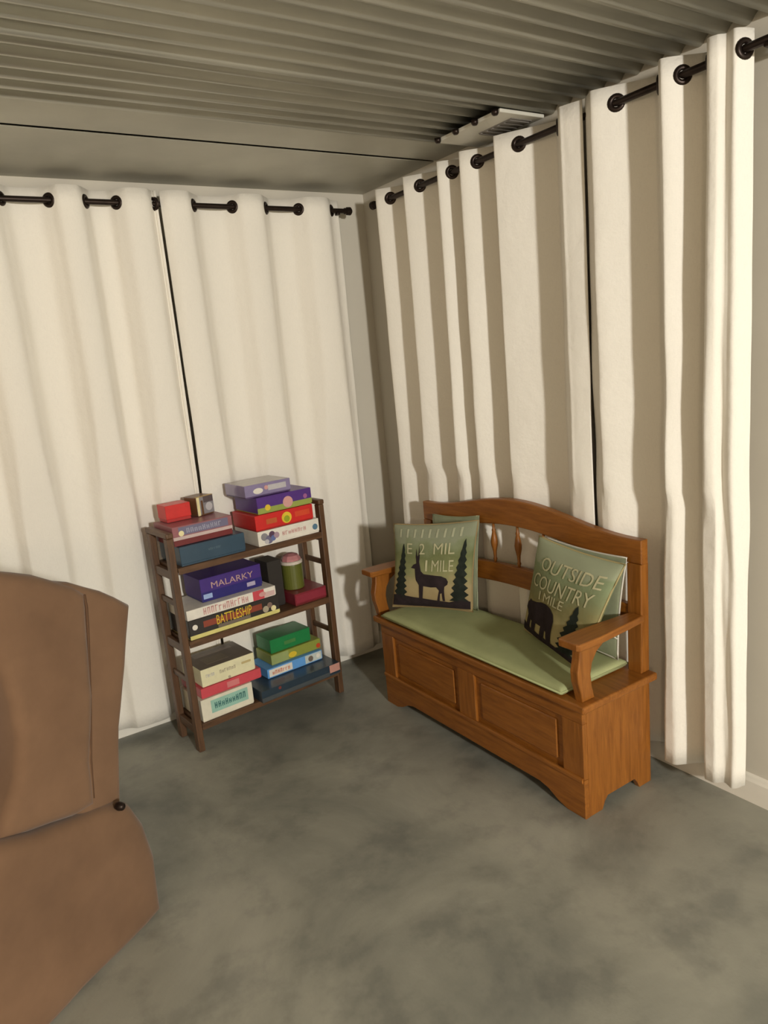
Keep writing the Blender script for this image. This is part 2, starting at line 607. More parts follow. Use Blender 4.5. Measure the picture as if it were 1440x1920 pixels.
# front: rails, stiles, recessed panels
ft = BX0
def arch_pts(a0, a1, foot, h, top, n=10):
    """bottom-arched board in (a,z)"""
    pts = [(a0, 0), (a0+foot, 0)]
    for i in range(1, n):
        s = i/n
        a = (a0+foot)+(a1-a0-2*foot)*s
        e = min(s, 1-s)
        k = min(1, e/0.12)
        pts.append((a, h*(k*k*(3-2*k))))
    pts += [(a1-foot, 0), (a1, 0), (a1, top), (a0, top)]
    return pts
FTH = 0.02
prism('bottom_rail', arch_pts(BY0, BY1, 0.075, 0.045, 0.135, 24), 0, ft, ft+FTH, oak[1], BEN, 0.002)
prism('base_moulding', [(ft-0.007, 0.128), (ft, 0.122), (ft, 0.142), (ft-0.004, 0.142), (ft-0.007, 0.136)], 1, BY0+0.004, BY1-0.004, oak[1], BEN, 0)
box('top_rail', ft, ft+FTH, BY0, BY1, 0.325, 0.372, oak[1], BEN, 0.002)
for y0, y1 in ((BY0, BY0+0.085), (-0.048, 0.048), (BY1-0.085, BY1)):
    box('stile', ft, ft+FTH, y0, y1, 0.1355, 0.3245, oak[2], BEN, 0.002)
for y0, y1 in ((BY0+0.085, -0.048), (0.048, BY1-0.085)):
    bm = bmesh.new()
    bx(bm, ft+0.011, ft+0.018, y0-0.004, y1+0.004, 0.131, 0.329, 0)
    bx(bm, ft+0.005, ft+0.012, y0+0.028, y1-0.028, 0.160, 0.300, 0.0045, 1)
    obj('panel', bm, oak[1], BEN)
# ends
for y0, y1 in ((BY0, BY0+0.02), (BY1-0.02, BY1)):
    prism('end_panel', arch_pts(BX0+0.0205, BX1, 0.06, 0.04, 0.372, 14), 1, y0, y1, oak[2], BEN, 0.002)
box('back_panel', BX1-0.016, BX1, BY0+0.0205, BY1-0.0205, 0.05, 0.372, oak[1], BEN, 0.002)
box('lid', -0.186, 0.170, -0.582, 0.585, 0.3725, 0.398, oak[1], BEN, 0.006, 3)
# back posts, crest, lower rail, spindles
SX = 0.145   # back plane
for y0, y1, in ((-0.555, -0.500), (0.536, 0.591)):
    prism('back_post', [(SX-0.020, 0.3985), (SX+0.020, 0.3985), (SX+0.024, 0.765), (SX-0.014, 0.765)], 1, y0, y1, oak[2], BEN, 0.004)
def crest_z(y):
    s = (y-0.018)/0.574
    return 0.845+0.068*(0.5+0.5*math.cos(math.pi*min(1, abs(s)*1.06)))
ys = [-0.556+i*(0.591+0.556)/28 for i in range(29)]
top = [(y, crest_z(y)) for y in ys]
bot = [(y, 0.7655 if (y < -0.497 or y > 0.533) else 0.762+0.048*(0.5+0.5*math.cos(math.pi*(y-0.018)/0.53))) for y in ys]
prism('crest_rail', top+bot[::-1], 0, SX-0.012, SX+0.022, oak[1], BEN, 0.005, 3)
def lr(y): return 0.545+0.026*(0.5+0.5*math.cos(math.pi*(y-0.018)/0.53))
ys2 = [-0.4995+i*(0.5355+0.4995)/20 for i in range(21)]
prism('lower_rail', [(y, lr(y)+0.078) for y in ys2]+[(y, lr(y)) for y in ys2[::-1]], 0, SX-0.012, SX+0.014, oak[1], BEN, 0.004)
for k in range(7):
    y = 0.414-k*0.1345
    z0 = lr(y)+0.074
    z1 = 0.764+0.048*(0.5+0.5*math.cos(math.pi*(y-0.018)/0.53))+0.004
    h = z1-z0
    prof = [(0.0055, 0), (0.006, 0.06), (0.0085, 0.10), (0.006, 0.14), (0.0075, 0.28), (0.0135, 0.44), (0.0145, 0.52), (0.012, 0.62), (0.007, 0.76), (0.0085, 0.80), (0.0055, 0.84), (0.005, 1.0)]
    bm = bmesh.new()
    lathe(bm, [(r, z0+h*s) for r, s in prof], 12, (SX+0.001, y, 0))
    obj('spindle', bm, oak[2], BEN, smooth=True)
# arms
for yc in (-0.543, 0.580):
    sgn = -1 if yc < 0 else 1
    apts = [(-0.200, yc-0.034), (-0.192, yc-0.043), (-0.10, yc-0.045), (0.06, yc-0.032), (0.1225, yc-0.026), (0.1225, yc+0.026), (0.06, yc+0.032), (-0.10, yc+0.045), (-0.192, yc+0.043), (-0.200, yc+0.034)]
    arm = prism('armrest', apts, 2, 0.580, 0.604, oak[0], BEN, 0.005, 3)
    sp = [(-0.160, 0.3985), (-0.166, 0.43), (-0.176, 0.465), (-0.178, 0.50), (-0.168, 0.54), (-0.164, 0.5795), (-0.02, 0.5795), (-0.055, 0.565), (-0.090, 0.545), (-0.112, 0.515), (-0.120, 0.48), (-0.116, 0.44), (-0.106, 0.3985)]
    prism('arm_support', sp, 1, yc-0.016, yc+0.016, oak[2], BEN, 0.004)

# seat cushion (loose, lies on the lid)
cu = thing('seat_cushion', 'thin sage green cushion covering the wooden bench seat', 'cushion', (-0.33, -1.095, 0.3985))
bm = bmesh.new()
nx, ny = 14, 34
def cz(s, t, topside):
    e = min(min(s, 1-s)*0.32, min(t, 1-t)*1.0)/0.022
    k = math.sqrt(max(0, 1-(1-min(1, e))**2))
    mid = 0.018
    pil = 0.003*mnoise.noise(Vector((s*4, t*9, 0.3)))
    return mid+(0.017*k+pil*k if topside else -0.0165*k)
gt, gb = {}, {}
for i in range(nx+1):
    for j in range(ny+1):
        # denser near the border
        s = 0.5-0.5*math.cos(math.pi*i/nx); t = 0.5-0.5*math.cos(math.pi*j/ny)
        x = -0.155+0.315*s; y = -0.500+1.005*t
        gt[i, j] = bm.verts.new((x, y, cz(s, t, True)))
        gb[i, j] = gt[i, j] if i in (0, nx) or j in (0, ny) else bm.verts.new((x, y, cz(s, t, False)))
for i in range(nx):
    for j in range(ny):
        bm.faces.new((gt[i, j], gt[i+1, j], gt[i+1, j+1], gt[i, j+1]))
        q = [gb[i, j], gb[i, j+1], gb[i+1, j+1], gb[i+1, j]]
        bm.faces.new(q)
obj('cover', bm, MGREEN, cu, smooth=True)
bm = bmesh.new()
tube(bm, [(-0.156, -0.501, 0.018), (0.161, -0.501, 0.018), (0.161, 0.506, 0.018), (-0.156, 0.506, 0.018)], 0.0035, 6, True)
obj('piping', bm, MGREEN, cu, smooth=True)

# ------------------------------------------------------------------ pillows
MCREAM = mat('cream_print', (0.50, 0.475, 0.30), 0.9, var=0.10, scale=30, spec=0.1)
MPALE = mat('pale_sage_print', (0.42, 0.43, 0.30), 0.9, var=0.10, scale=30, spec=0.1)
MBLACK = mat('near_black_print', (0.030, 0.022, 0.024), 0.9, var=0.2, scale=30, spec=0.1)
MTREE = mat('dark_spruce_print', (0.022, 0.028, 0.022), 0.9, var=0.3, scale=30, spec=0.1)
MSAGE = mat('plain_sage_cover', (0.30, 0.33, 0.22), 0.92, var=0.14, scale=8, bump=0.1, bscale=250, spec=0.1)
MCOVL = pillow_cover('deer_pillow_print', [(0.0, (0.30, 0.21, 0.10)), (0.45, (0.40, 0.32, 0.17)), (0.62, (0.25, 0.26, 0.12)), (0.80, (0.17, 0.19, 0.085)), (0.95, (0.24, 0.27, 0.16)), (1.12, (0.27, 0.29, 0.20))])
MCOVR = pillow_cover('bear_pillow_print', [(0.0, (0.42, 0.35, 0.18)), (0.40, (0.36, 0.31, 0.15)), (0.60, (0.22, 0.20, 0.09)), (0.75, (0.20, 0.22, 0.115)), (0.95, (0.23, 0.28, 0.16)), (1.12, (0.31, 0.34, 0.23))])

class Pillow:
    def __init__(self, label, corners, thick, cover, group=None, piping=None, seed=0):
        BL, BR, TR, TL = [Vector(c) for c in corners]
        self.o0 = (BL+BR)/2
        self.BL, self.BR, self.TR, self.TL = [c-self.o0 for c in (BL, BR, TR, TL)]
        self.T = thick
        self.seed = seed
        n = (self.BR-self.BL).cross(self.TL-self.BL)
        if n.dot(CAM_POS-self.o0) < 0:
            n = -n
        self.n = n.normalized()
        self.t = thing('throw_pillow', label, 'pillow', self.o0, group=group)
        bm = bmesh.new()
        uvl = bm.loops.layers.uv.new('UVMap')
        K = 26
        F, B, uvs = {}, {}, {}
        for i in range(K+1):
            for j in range(K+1):
                u = 0.5-0.5*math.cos(math.pi*i/K); v = 0.5-0.5*math.cos(math.pi*j/K)
                F[i, j] = bm.verts.new(self.P(u, v, 1))
                B[i, j] = F[i, j] if i in (0, K) or j in (0, K) else bm.verts.new(self.P(u, v, -1))
                uvs[F[i, j]] = (u, v); uvs[B[i, j]] = (u, v)
        for i in range(K):
            for j in range(K):
                for D in (F, B):
                    f = bm.faces.new((D[i, j], D[i+1, j], D[i+1, j+1], D[i, j+1]))
                    for l in f.loops:
                        l[uvl].uv = uvs[l.vert]
        obj('cover', bm, cover, self.t, smooth=True)
        bm = bmesh.new()
        E_ = [self.P(k/16, 0, 1) for k in range(16)]+[self.P(1, k/16, 1) for k in range(16)]+[self.P(1-k/16, 1, 1) for k in range(16)]+[self.P(0, 1-k/16, 1) for k in range(16)]
        tube(bm, E_, 0.0035, 6, True)
        obj('piping', bm, piping or cover, self.t, smooth=True)
    def P(self, u, v, side, off=0.0):
        a, b = 2*u-1, 2*v-1
        # edges drawn in between the corners
        u_ = 0.5+0.5*a*(1-0.06*(1-b*b)); v_ = 0.5+0.5*b*(1-0.05*(1-a*a))
        p = self.BL*(1-u_)*(1-v_)+self.BR*u_*(1-v_)+self.TR*u_*v_+self.TL*(1-u_)*v_
        h = max(0.0, (1-a*a)*(1-b*b))**0.42
        w = 0.006*mnoise.noise(Vector((u*4+self.seed, v*4, self.seed)))*h
        return p+self.n*(side*(self.T*h)+w+off)
    def poly(self, name, pts, m):
        bm = bmesh.new()
        vs_ = [bm.verts.new((p[0], p[1], 0)) for p in pts]
        bm.faces.new(vs_)
        bmesh.ops.triangulate(bm, faces=bm.faces[:])
        for _ in range(6):
            es = [e for e in bm.edges if e.calc_length() > 0.045]
            if not es: break
            bmesh.ops.subdivide_edges(bm, edges=es, cuts=1)
            bmesh.ops.triangulate(bm, faces=bm.faces[:])
        for v in bm.verts:
            v.co = self.P(min(1, max(0, v.co.x)), min(1, max(0, v.co.y)), 1, 0.0022)
        return obj(name, bm, m, self.t)
    def text(self, s, u0, u1, v0, v1, m, name='lettering'):
        vs_, fs, w = text_tris(s)
        bm = bmesh.new()
        vv = [bm.verts.new((u0+(u1-u0)*x/w, v0+(v1-v0)*y, 0)) for x, y in vs_]
        for f in fs:
            try: bm.faces.new([vv[i] for i in f])
            except ValueError: pass
        bmesh.ops.triangulate(bm, faces=bm.faces[:])
        for _ in range(3):
            es = [e for e in bm.edges if e.calc_length() > 0.04]
            if not es: break
            bmesh.ops.subdivide_edges(bm, edges=es, cuts=1)
            bmesh.ops.triangulate(bm, faces=bm.faces[:])
        for v in bm.verts:
            v.co = self.P(v.co.x, v.co.y, 1, 0.003)
        return obj(name, bm, m, self.t)

def spruce(u, v0, v1, w, n=8, lean=0.0):
    L_, R_ = [], []
    for k in range(n):
        s = k/n
        v = v0+(v1-v0)*s
        ww = w*(1-s)**0.8
        c = u+lean*s
        L_ += [(c-ww, v), (c-ww*0.55, v+(v1-v0)/n*0.55)]
        R_ += [(c+ww, v), (c+ww*0.55, v+(v1-v0)/n*0.55)]
    return L_+[(u+lean, v1)]+R_[::-1]

pl2 = Pillow('pale sage green pillow tucked behind the deer pillow', [(-0.205, -0.60, 0.437), (-0.205, -0.885, 0.437), (-0.182, -0.905, 0.832), (-0.182, -0.60, 0.80)], 0.018, MSAGE, 'pillows on the bench', seed=11)
pr2 = Pillow('sage green pillow tucked behind the bear pillow, its pale edge showing', [(-0.195, -1.22, 0.437), (-0.205, -1.585, 0.437), (-0.182, -1.612, 0.785), (-0.182, -1.26, 0.80)], 0.016, MSAGE, 'pillows on the bench', piping=MVENT, seed=12)
PL = Pillow('green throw pillow printed with a standing deer between spruce trees', [(-0.425, -0.590, 0.442), (-0.240, -0.895, 0.442), (-0.240, -0.968, 0.834), (-0.385, -0.595, 0.797)], 0.048, MCOVL, 'pillows on the bench', seed=1)
PL.poly('ground_print', [(0.01, 0.03), (0.3, 0.02), (0.7, 0.02), (0.985, 0.03), (0.99, 0.12), (0.9, 0.15), (0.75, 0.10), (0.5, 0.12), (0.3, 0.14), (0.1, 0.17), (0.01, 0.16)], MBLACK)
PL.poly('deer_print', [(0.265, 0.505), (0.30, 0.545), (0.335, 0.56), (0.325, 0.64), (0.335, 0.74), (0.345, 0.64), (0.36, 0.66), (0.372, 0.77), (0.378, 0.66), (0.372, 0.58), (0.385, 0.53), (0.40, 0.47), (0.44, 0.435), (0.545, 0.425), (0.66, 0.415), (0.72, 0.39), (0.742, 0.35), (0.735, 0.315), (0.70, 0.29), (0.695, 0.24), (0.70, 0.11), (0.672, 0.11), (0.665, 0.21), (0.645, 0.20), (0.635, 0.11), (0.605, 0.11), (0.635, 0.24), (0.60, 0.28), (0.53, 0.275), (0.43, 0.285), (0.418, 0.12), (0.372, 0.12), (0.374, 0.295), (0.335, 0.36), (0.325, 0.44), (0.32, 0.495)], MBLACK)
PL.poly('spruce_print', spruce(0.115, 0.13, 0.79, 0.105, 9, 0.045), MTREE)
PL.poly('spruce_print', spruce(0.865, 0.12, 0.83, 0.115, 9, 0.05), MTREE)
PL.text('E', 0.205, 0.275, 0.67, 0.795, MCREAM); PL.text('2', 0.37, 0.44, 0.67, 0.795, MCREAM); PL.text('MIL', 0.55, 0.80, 0.67, 0.795, MCREAM)
PL.text('1', 0.455, 0.48, 0.47, 0.60, MCREAM); PL.text('MILE', 0.535, 0.80, 0.47, 0.60, MCREAM)
for k in range(9):
    PL.poly('faded_letter', [(0.10+k*0.092, 0.86), (0.125+k*0.092, 0.86), (0.13+k*0.092, 0.955), (0.105+k*0.092, 0.955)], MPALE)

PR = Pillow('green throw pillow printed with a black bear, slumped against the right armrest', [(-0.235, -1.185, 0.443), (-0.372, -1.572, 0.443), (-0.243, -1.655, 0.785), (-0.240, -1.290, 0.820)], 0.045, MCOVR, 'pillows on the bench', seed=2)
PR.poly('ground_print', [(0.01, 0.04), (0.4, 0.02), (0.97, 0.03), (0.985, 0.10), (0.7, 0.075), (0.45, 0.09), (0.2, 0.10), (0.01, 0.15)], MBLACK)
PR.poly('bear_print', [(0.06, 0.30), (0.08, 0.36), (0.115, 0.385), (0.13, 0.41), (0.16, 0.395), (0.19, 0.40), (0.26, 0.41), (0.34, 0.435), (0.42, 0.44), (0.50, 0.42), (0.56, 0.38), (0.59, 0.32), (0.59, 0.24), (0.585, 0.085), (0.505, 0.085), (0.50, 0.17), (0.475, 0.18), (0.46, 0.08), (0.385, 0.085), (0.39, 0.19), (0.30, 0.19), (0.285, 0.09), (0.215, 0.09), (0.225, 0.19), (0.20, 0.20), (0.175, 0.10), (0.105, 0.10), (0.14, 0.24), (0.11, 0.28)], MBLACK)
PR.poly('spruce_print', spruce(0.80, 0.07, 0.56, 0.15, 8, 0.02), MTREE)
PR.text('OUTSIDE', 0.20, 0.95, 0.745, 0.875, MCREAM)
PR.text('COUNTRY', 0.13, 0.93, 0.565, 0.70, MCREAM)
PR.text('1', 0.285, 0.305, 0.455, 0.545, MCREAM); PR.text('MILE', 0.36, 0.66, 0.455, 0.545, MCREAM)

bm = bmesh.new()
c = Vector((-0.222, -1.567, 0.520))-pr2.o0
bx(bm, c.x-0.012, c.x+0.012, c.y-0.026, c.y+0.026, c.z-0.002, c.z+0.002, 0.001, 1)
bmesh.ops.rotate(bm, cent=c, matrix=Matrix.Rotation(R(35), 3, 'Y'), verts=bm.verts)
o = obj('care_tag', bm, MVENT, pr2.t)
o['label'] = 'small white cloth tag'

# ------------------------------------------------------------------ game shelf
SANG = R(4.885)
S_O = Vector((-1.272, -0.380, 0))
def SL(u, v, z=0.0):
    return Vector((S_O.x+u*math.cos(SANG)-v*math.sin(SANG), S_O.y+u*math.sin(SANG)+v*math.cos(SANG), z))
SH = thing('shelf_unit', 'narrow three tier dark wood shelf crowded with board games', 'shelf', S_O, SANG)
SW, SD = 0.715, 0.212
TIER = [0.765, 0.465, 0.115]
PW, PD = 0.026, 0.036
for u0 in (0.0, SW-PW):
    for v0 in (0.0, SD-PD):
        box('post', u0, u0+PW, v0, v0+PD, 0.0, 0.884, wal[2], SH, 0.003)
    box('top_rail', u0-0.002, u0+PW+0.002, -0.004, SD+0.004, 0.8845, 0.906, wal[1], SH, 0.006, 3)
    for z in TIER:
        box('side_rail', u0+0.004, u0+PW-0.004, PD+0.0005, SD-PD-0.0005, z-0.045, z-0.010, wal[1], SH, 0.002)
    for z in (0.62, 0.30):
        box('side_slat', u0+0.008, u0+PW-0.008, PD+0.0005, SD-PD-0.0005, z-0.012, z+0.012, wal[1], SH, 0.002)
for z in TIER:
    box('shelf_board', PW+0.0005, SW-PW-0.0005, 0.004, SD-0.004, z-0.019, z, wal[0], SH, 0.002)
    box('front_lip', PW+0.0005, SW-PW-0.0005, -0.002, 0.0035, z-0.026, z-0.0005, wal[0], SH, 0.001)

class Game:
    """lidded card box standing on a shelf; front face looks along -v"""
    def __init__(self, name, label, u0, u1, v0, d, z0, z1, lid, tray=None, tray_h=0.12, rot=0.0, cat='board game', name_lid='lid', group='boxed games on the shelf'):
        d = min(d, 0.205-v0)
        self.w, self.d, self.h = u1-u0, d, z1-z0-0.0006
        c = SL((u0+u1)/2, v0+d/2, z0+0.0003)
        self.t = thing(name, label, cat, c, SANG+rot, group)
        w2, d2, h = self.w/2, d/2, self.h
        th = h*tray_h
        bm = bmesh.new()
        bx(bm, -w2, w2, -d2, d2, th, h, 0.0012, 1)
        self.lid = obj(name_lid, bm, lid, self.t)
        bm = bmesh.new()
        e = 0.002
        bx(bm, -w2+e, w2-e, -d2+e, d2-e, 0, th, 0.0008, 1)
        obj('tray', bm, tray or lid, self.t)
    def pt(self, a, b, lift=0.0005):
        return (-self.w/2+a*self.w, -self.d/2-lift, b*self.h)
    def rect(self, a0, a1, b0, b1, m, name='printed_band', lift=0.0006):
        bm = bmesh.new()
        p0 = self.pt(a0, b0, lift); p1 = self.pt(a1, b1, 0)
        bx(bm, p0[0], p1[0], p0[1], p1[1]+0.0002, p0[2], p1[2], 0)
        return obj(name, bm, m, self.lid)
    def disc(self, a, b, r, m, name='emblem_or_glint', sx=1.0, lift=0.0009):
        bm = bmesh.new()
        c = self.pt(a, b, lift)
        vs_ = [bm.verts.new((c[0]+sx*r*math.cos(k*math.pi/10), c[1], c[2]+r*math.sin(k*math.pi/10))) for k in range(20)]
        f = bm.faces.new(vs_)
        r_ = bmesh.ops.extrude_face_region(bm, geom=[f])
        for v in r_['geom']:
            if isinstance(v, bmesh.types.BMVert): v.co.y += lift
        return obj(name, bm, m, self.lid)
    def text(self, s, a0, a1, b0, b1, m, lift=0.0014):
        vs_, fs, w = text_tris(s)
        bm = bmesh.new()
        vv = []
        for x, y in vs_:
            vv.append(bm.verts.new(self.pt(a0+(a1-a0)*x/w, b0+(b1-b0)*y, lift)))
        for f in fs:
            try: bm.faces.new([vv[i] for i in f])
            except ValueError: pass
        return obj('lettering', bm, m, self.lid)
    def strokes(self, a0, a1, b0, b1, n, m, seed=0, lift=0.0012):
        """a row of illegible blurred letter marks"""
        rnd = random.Random(seed)
        bm = bmesh.new()
        for k in range(n):
            x0 = a0+(a1-a0)*(k+0.10)/n; x1 = a0+(a1-a0)*(k+0.80)/n
            t = rnd.choice((0, 1, 2))
            y1 = b1-(b1-b0)*rnd.choice((0, 0, 0.2))
            p, q = self.pt(x0, b0, lift), self.pt(x1, y1, lift)
            sw = (q[0]-p[0])*0.34
            def quad(xa, xb, za, zb):
                bm.faces.new([bm.verts.new(c) for c in ((xa, p[1], za), (xb, p[1], za), (xb, p[1], zb), (xa, p[1], zb))])
            quad(p[0], p[0]+sw, p[2], q[2])
            if t != 1: quad(q[0]-sw, q[0], p[2], q[2])
            zm = (p[2]+q[2])/2 if t == 0 else q[2]-(q[2]-p[2])*0.1
            quad(p[0], q[0], zm-(q[2]-p[2])*0.09, zm+(q[2]-p[2])*0.09)
        return obj('lettering', bm, m, self.lid)
    def top(self, x0, x1, y0, y1, m, name='top_print', lift=0.0006):
        bm = bmesh.new()
        bx(bm, -self.w/2+x0*self.w, -self.w/2+x1*self.w, -self.d/2+y0*self.d, -self.d/2+y1*self.d, self.h-0.0004, self.h+lift, 0)
        return obj(name, bm, m, self.lid)

WHITE = card((0.78, 0.74, 0.66)); CREAM = card((0.74, 0.70, 0.46)); RED = card((0.60, 0.022, 0.020)); DKBLUE = card((0.030, 0.066, 0.105))
NAVY = card((0.020, 0.016, 0.16)); PURPLE = card((0.085, 0.030, 0.22)); LILAC = card((0.26, 0.22, 0.38), 0.18, 0.8); MAROON = card((0.16, 0.020, 0.022))
PINK = card((0.62, 0.33, 0.31)); ROSE = card((0.58, 0.07, 0.09)); MAUVE = card((0.30, 0.11, 0.125)); SLATE = card((0.16, 0.15, 0.24)); LBLUE = card((0.12, 0.34, 0.72))
GREEN = card((0.012, 0.20, 0.055)); OLIVE = card((0.26, 0.30, 0.055)); LIME = card((0.30, 0.36, 0.08)); YEL = card((0.72, 0.52, 0.04)); PYEL = card((0.68, 0.62, 0.22))
BLACK = card((0.030, 0.026, 0.024)); INK = card((0.022, 0.040, 0.060), 0.35, 0.3); ORNG = card((0.50, 0.11, 0.03)); TEAL = card((0.30, 0.52, 0.43)); DTEAL = card((0.035, 0.15, 0.15))
GREY = card((0.25, 0.24, 0.26)); TAUPE = card((0.17, 0.135, 0.105)); GOLD = card((0.42, 0.26, 0.06)); FADE = card((0.42, 0.37, 0.27)); BROWN = card((0.14, 0.065, 0.028))
LPUR = card((0.10, 0.095, 0.30)); PALEY = card((0.80, 0.72, 0.40)); LGREY = card((0.50, 0.48, 0.50)); SALM = card((0.52, 0.27, 0.22)); DPUR = card((0.055, 0.024, 0.20))
GX = 0.19
# top tier, left stack
A = Game('game_box', 'deep slate blue game box on the top tier with faint centre mark', 0.045, 0.322, 0.004, 0.215, 0.7655, 0.843, DKBLUE, tray_h=0.10)
A.strokes(0.42, 0.62, 0.52, 0.64, 7, card((0.10, 0.16, 0.20)), 3)
B = Game('game_box', 'dusty rose game box with purple lettered strip lying on the slate blue box', 0.034, 0.285, 0.020, 0.195, 0.844, 0.921, MAUVE, MAROON, 0.30)
B.rect(0.10, 0.93, 0.52, 0.94, SLATE); B.rect(0.005, 0.995, 0.305, 0.47, card((0.56, 0.44, 0.42)), lift=0.0007)
B.strokes(0.22, 0.82, 0.60, 0.84, 9, card((0.36, 0.36, 0.46)), 5); B.disc(0.14, 0.62, 0.011, PALEY)
C = Game('small_box', 'small bright red box on top of the rose game box', 0.058, 0.162, 0.120, 0.090, 0.922, 0.990, RED, card((0.44, 0.03, 0.03)), 0.18, group='small boxes on top of the shelf')
D = Game('small_box', 'small brown and yellow box beside the red box on shelf top', 0.178, 0.262, 0.125, 0.080, 0.922, 1.000, GREY, BROWN, 0.06, rot=R(14), group='small boxes on top of the shelf')
D.rect(0.0, 0.16, 0.02, 0.99, PALEY); D.rect(0.24, 0.36, 0.06, 0.80, BROWN); D.rect(0.40, 0.97, 0.66, 0.99, card((0.11, 0.085, 0.09))); D.disc(0.70, 0.42, 0.017, LGREY); D.top(0.02, 0.98, 0.02, 0.98, BROWN); D.top(0.0, 1.0, 0.0, 0.16, GOLD, 'top_edge', 0.0012)
bmx = bmesh.new(); bx(bmx, -0.0428, -0.0415, -0.038, 0.038, 0.006, 0.076, 0); obj('side_print', bmx, BROWN, D.lid)
# top tier, right stack
E_ = Game('game_box', 'white game box with purple picture at the bottom of the right top stack', 0.382, 0.682, 0.004, 0.225, 0.7655, 0.828, WHITE, WHITE, 0.10)
for k, (a, b, r, m) in enumerate([(0.10, 0.60, 0.016, GREY), (0.17, 0.36, 0.018, SLATE), (0.22, 0.66, 0.014, card((0.10, 0.05, 0.10))), (0.235, 0.40, 0.012, card((0.12, 0.16, 0.36))), (0.13, 0.25, 0.010, LGREY), (0.29, 0.55, 0.013, card((0.40, 0.28, 0.34)))]):
    E_.disc(a, b, r, m, lift=0.0009+0.0002*k)
E_.strokes(0.38, 0.78, 0.40, 0.68, 8, PINK, 8); E_.disc(0.93, 0.45, 0.013, card((0.10, 0.20, 0.30)))
F_ = Game('game_box', 'bright red game box with yellow and green emblem on the front', 0.380, 0.660, 0.006, 0.225, 0.829, 0.896, RED, card((0.40, 0.015, 0.015)), 0.08)
F_.disc(0.53, 0.50, 0.024, YEL); F_.disc(0.53, 0.42, 0.014, card((0.30, 0.36, 0.02)), lift=0.0013); F_.rect(0.18, 0.36, 0.34, 0.66, ORNG); F_.rect(0.68, 0.94, 0.40, 0.74, card((0.66, 0.07, 0.025)))
G_ = Game('game_box', 'purple game box with green lower edge and pink disc', 0.400, 0.664, 0.010, 0.225, 0.897, 0.967, PURPLE, LIME, 0.06)
G_.rect(0.0, 1.0, 0.062, 0.36, LIME); G_.disc(0.55, 0.42, 0.024, PINK); G_.disc(0.18, 0.33, 0.013, YEL); G_.disc(0.88, 0.55, 0.010, card((0.35, 0.12, 0.30)))
H_ = Game('game_box', 'shrink wrapped lilac grey game box on top of the purple one', 0.362, 0.578, 0.028, 0.185, 0.968, 1.022, LILAC, card((0.10, 0.06, 0.16)), 0.10)
H_.disc(0.28, 0.46, 0.012, WHITE, sx=1.9); H_.disc(0.46, 0.62, 0.009, PINK); H_.rect(0.50, 0.90, 0.36, 0.78, LGREY); H_.top(0.01, 0.99, 0.01, 0.99, card((0.34, 0.31, 0.30), 0.2))  # white disc is a painted highlight on the wrap
# middle tier, left stack
I_ = Game('game_box', 'black game box with yellow lettering, lowest of the left middle stack', 0.036, 0.440, 0.004, 0.225, 0.4655, 0.545, BLACK, PYEL, 0.05)
I_.rect(0.0, 1.0, 0.05, 0.22, PYEL); I_.rect(0.15, 0.80, 0.48, 0.80, card((0.26, 0.055, 0.03))); I_.text('BATTLESHIP', 0.29, 0.68, 0.42, 0.92, YEL); I_.rect(0.30, 0.66, 0.24, 0.40, TAUPE); I_.disc(0.06, 0.62, 0.011, WHITE)
for k, (a, b, r) in enumerate([(0.84, 0.42, 0.014), (0.89, 0.58, 0.012), (0.93, 0.36, 0.012)]):
    I_.disc(a, b, r, (FADE, card((0.22, 0.15, 0.12)), PALEY)[k], lift=0.0010+0.0002*k)
J_ = Game('game_box', 'flat white game box with pink lettering and a red patch', 0.034, 0.432, 0.004, 0.225, 0.546, 0.588, WHITE, WHITE, 0.08)
J_.strokes(0.17, 0.68, 0.20, 0.86, 12, PINK, 21); J_.rect(0.73, 0.86, 0.04, 0.99, ROSE); J_.disc(0.84, 0.5, 0.010, PINK, sx=1.6, lift=0.0012); J_.rect(0.86, 0.985, 0.1, 0.6, card((0.66, 0.46, 0.44)))
K_ = Game('game_box', 'dark blue and purple game box with pale lettering topping the middle tier', 0.122, 0.396, 0.045, 0.190, 0.589, 0.686, DPUR, NAVY, 0.10)
K_.text('MALARKY', 0.17, 0.86, 0.52, 0.78, card((0.52, 0.34, 0.30))); K_.rect(0.0, 1.0, 0.105, 0.42, NAVY); K_.rect(0.03, 0.17, 0.13, 0.33, card((0.34, 0.46, 0.74)), lift=0.0012); K_.rect(0.74, 0.88, 0.14, 0.32, card((0.42, 0.38, 0.52)), lift=0.0012)
# middle tier, right
M_ = Game('small_box', 'plain black box standing behind in the middle tier', 0.446, 0.515, 0.080, 0.110, 0.4655, 0.672, BLACK, BLACK, 0.03)
N_ = Game('game_box', 'flat maroon game box under the green canister', 0.522, 0.684, 0.008, 0.215, 0.4655, 0.520, card((0.20, 0.018, 0.030)), MAROON, 0.12)
N_.rect(0.04, 0.96, 0.25, 0.85, card((0.25, 0.026, 0.045)))
ct = thing('canister', 'olive green canister with pink lid on the maroon box', 'canister', SL(0.580, 0.105, 0.5206), SANG)
MOL = mat('olive_enamel', (0.115, 0.125, 0.022), 0.35, var=0.08)
bm = bmesh.new(); lathe(bm, [(0.044, 0.0), (0.047, 0.003), (0.047, 0.108), (0.0455, 0.112)], 28); obj('body', bm, MOL, ct, smooth=False)
bm = bmesh.new(); lathe(bm, [(0.0465, 0.1125), (0.049, 0.114), (0.049, 0.124), (0.046, 0.127)], 28); obj('rim', bm, card((0.62, 0.55, 0.48)), ct)
bm = bmesh.new(); lathe(bm, [(0.044, 0.1275), (0.043, 0.136), (0.034, 0.150), (0.016, 0.158), (0.004, 0.159)], 10); obj('cap', bm, card((0.48, 0.20, 0.21)), ct)
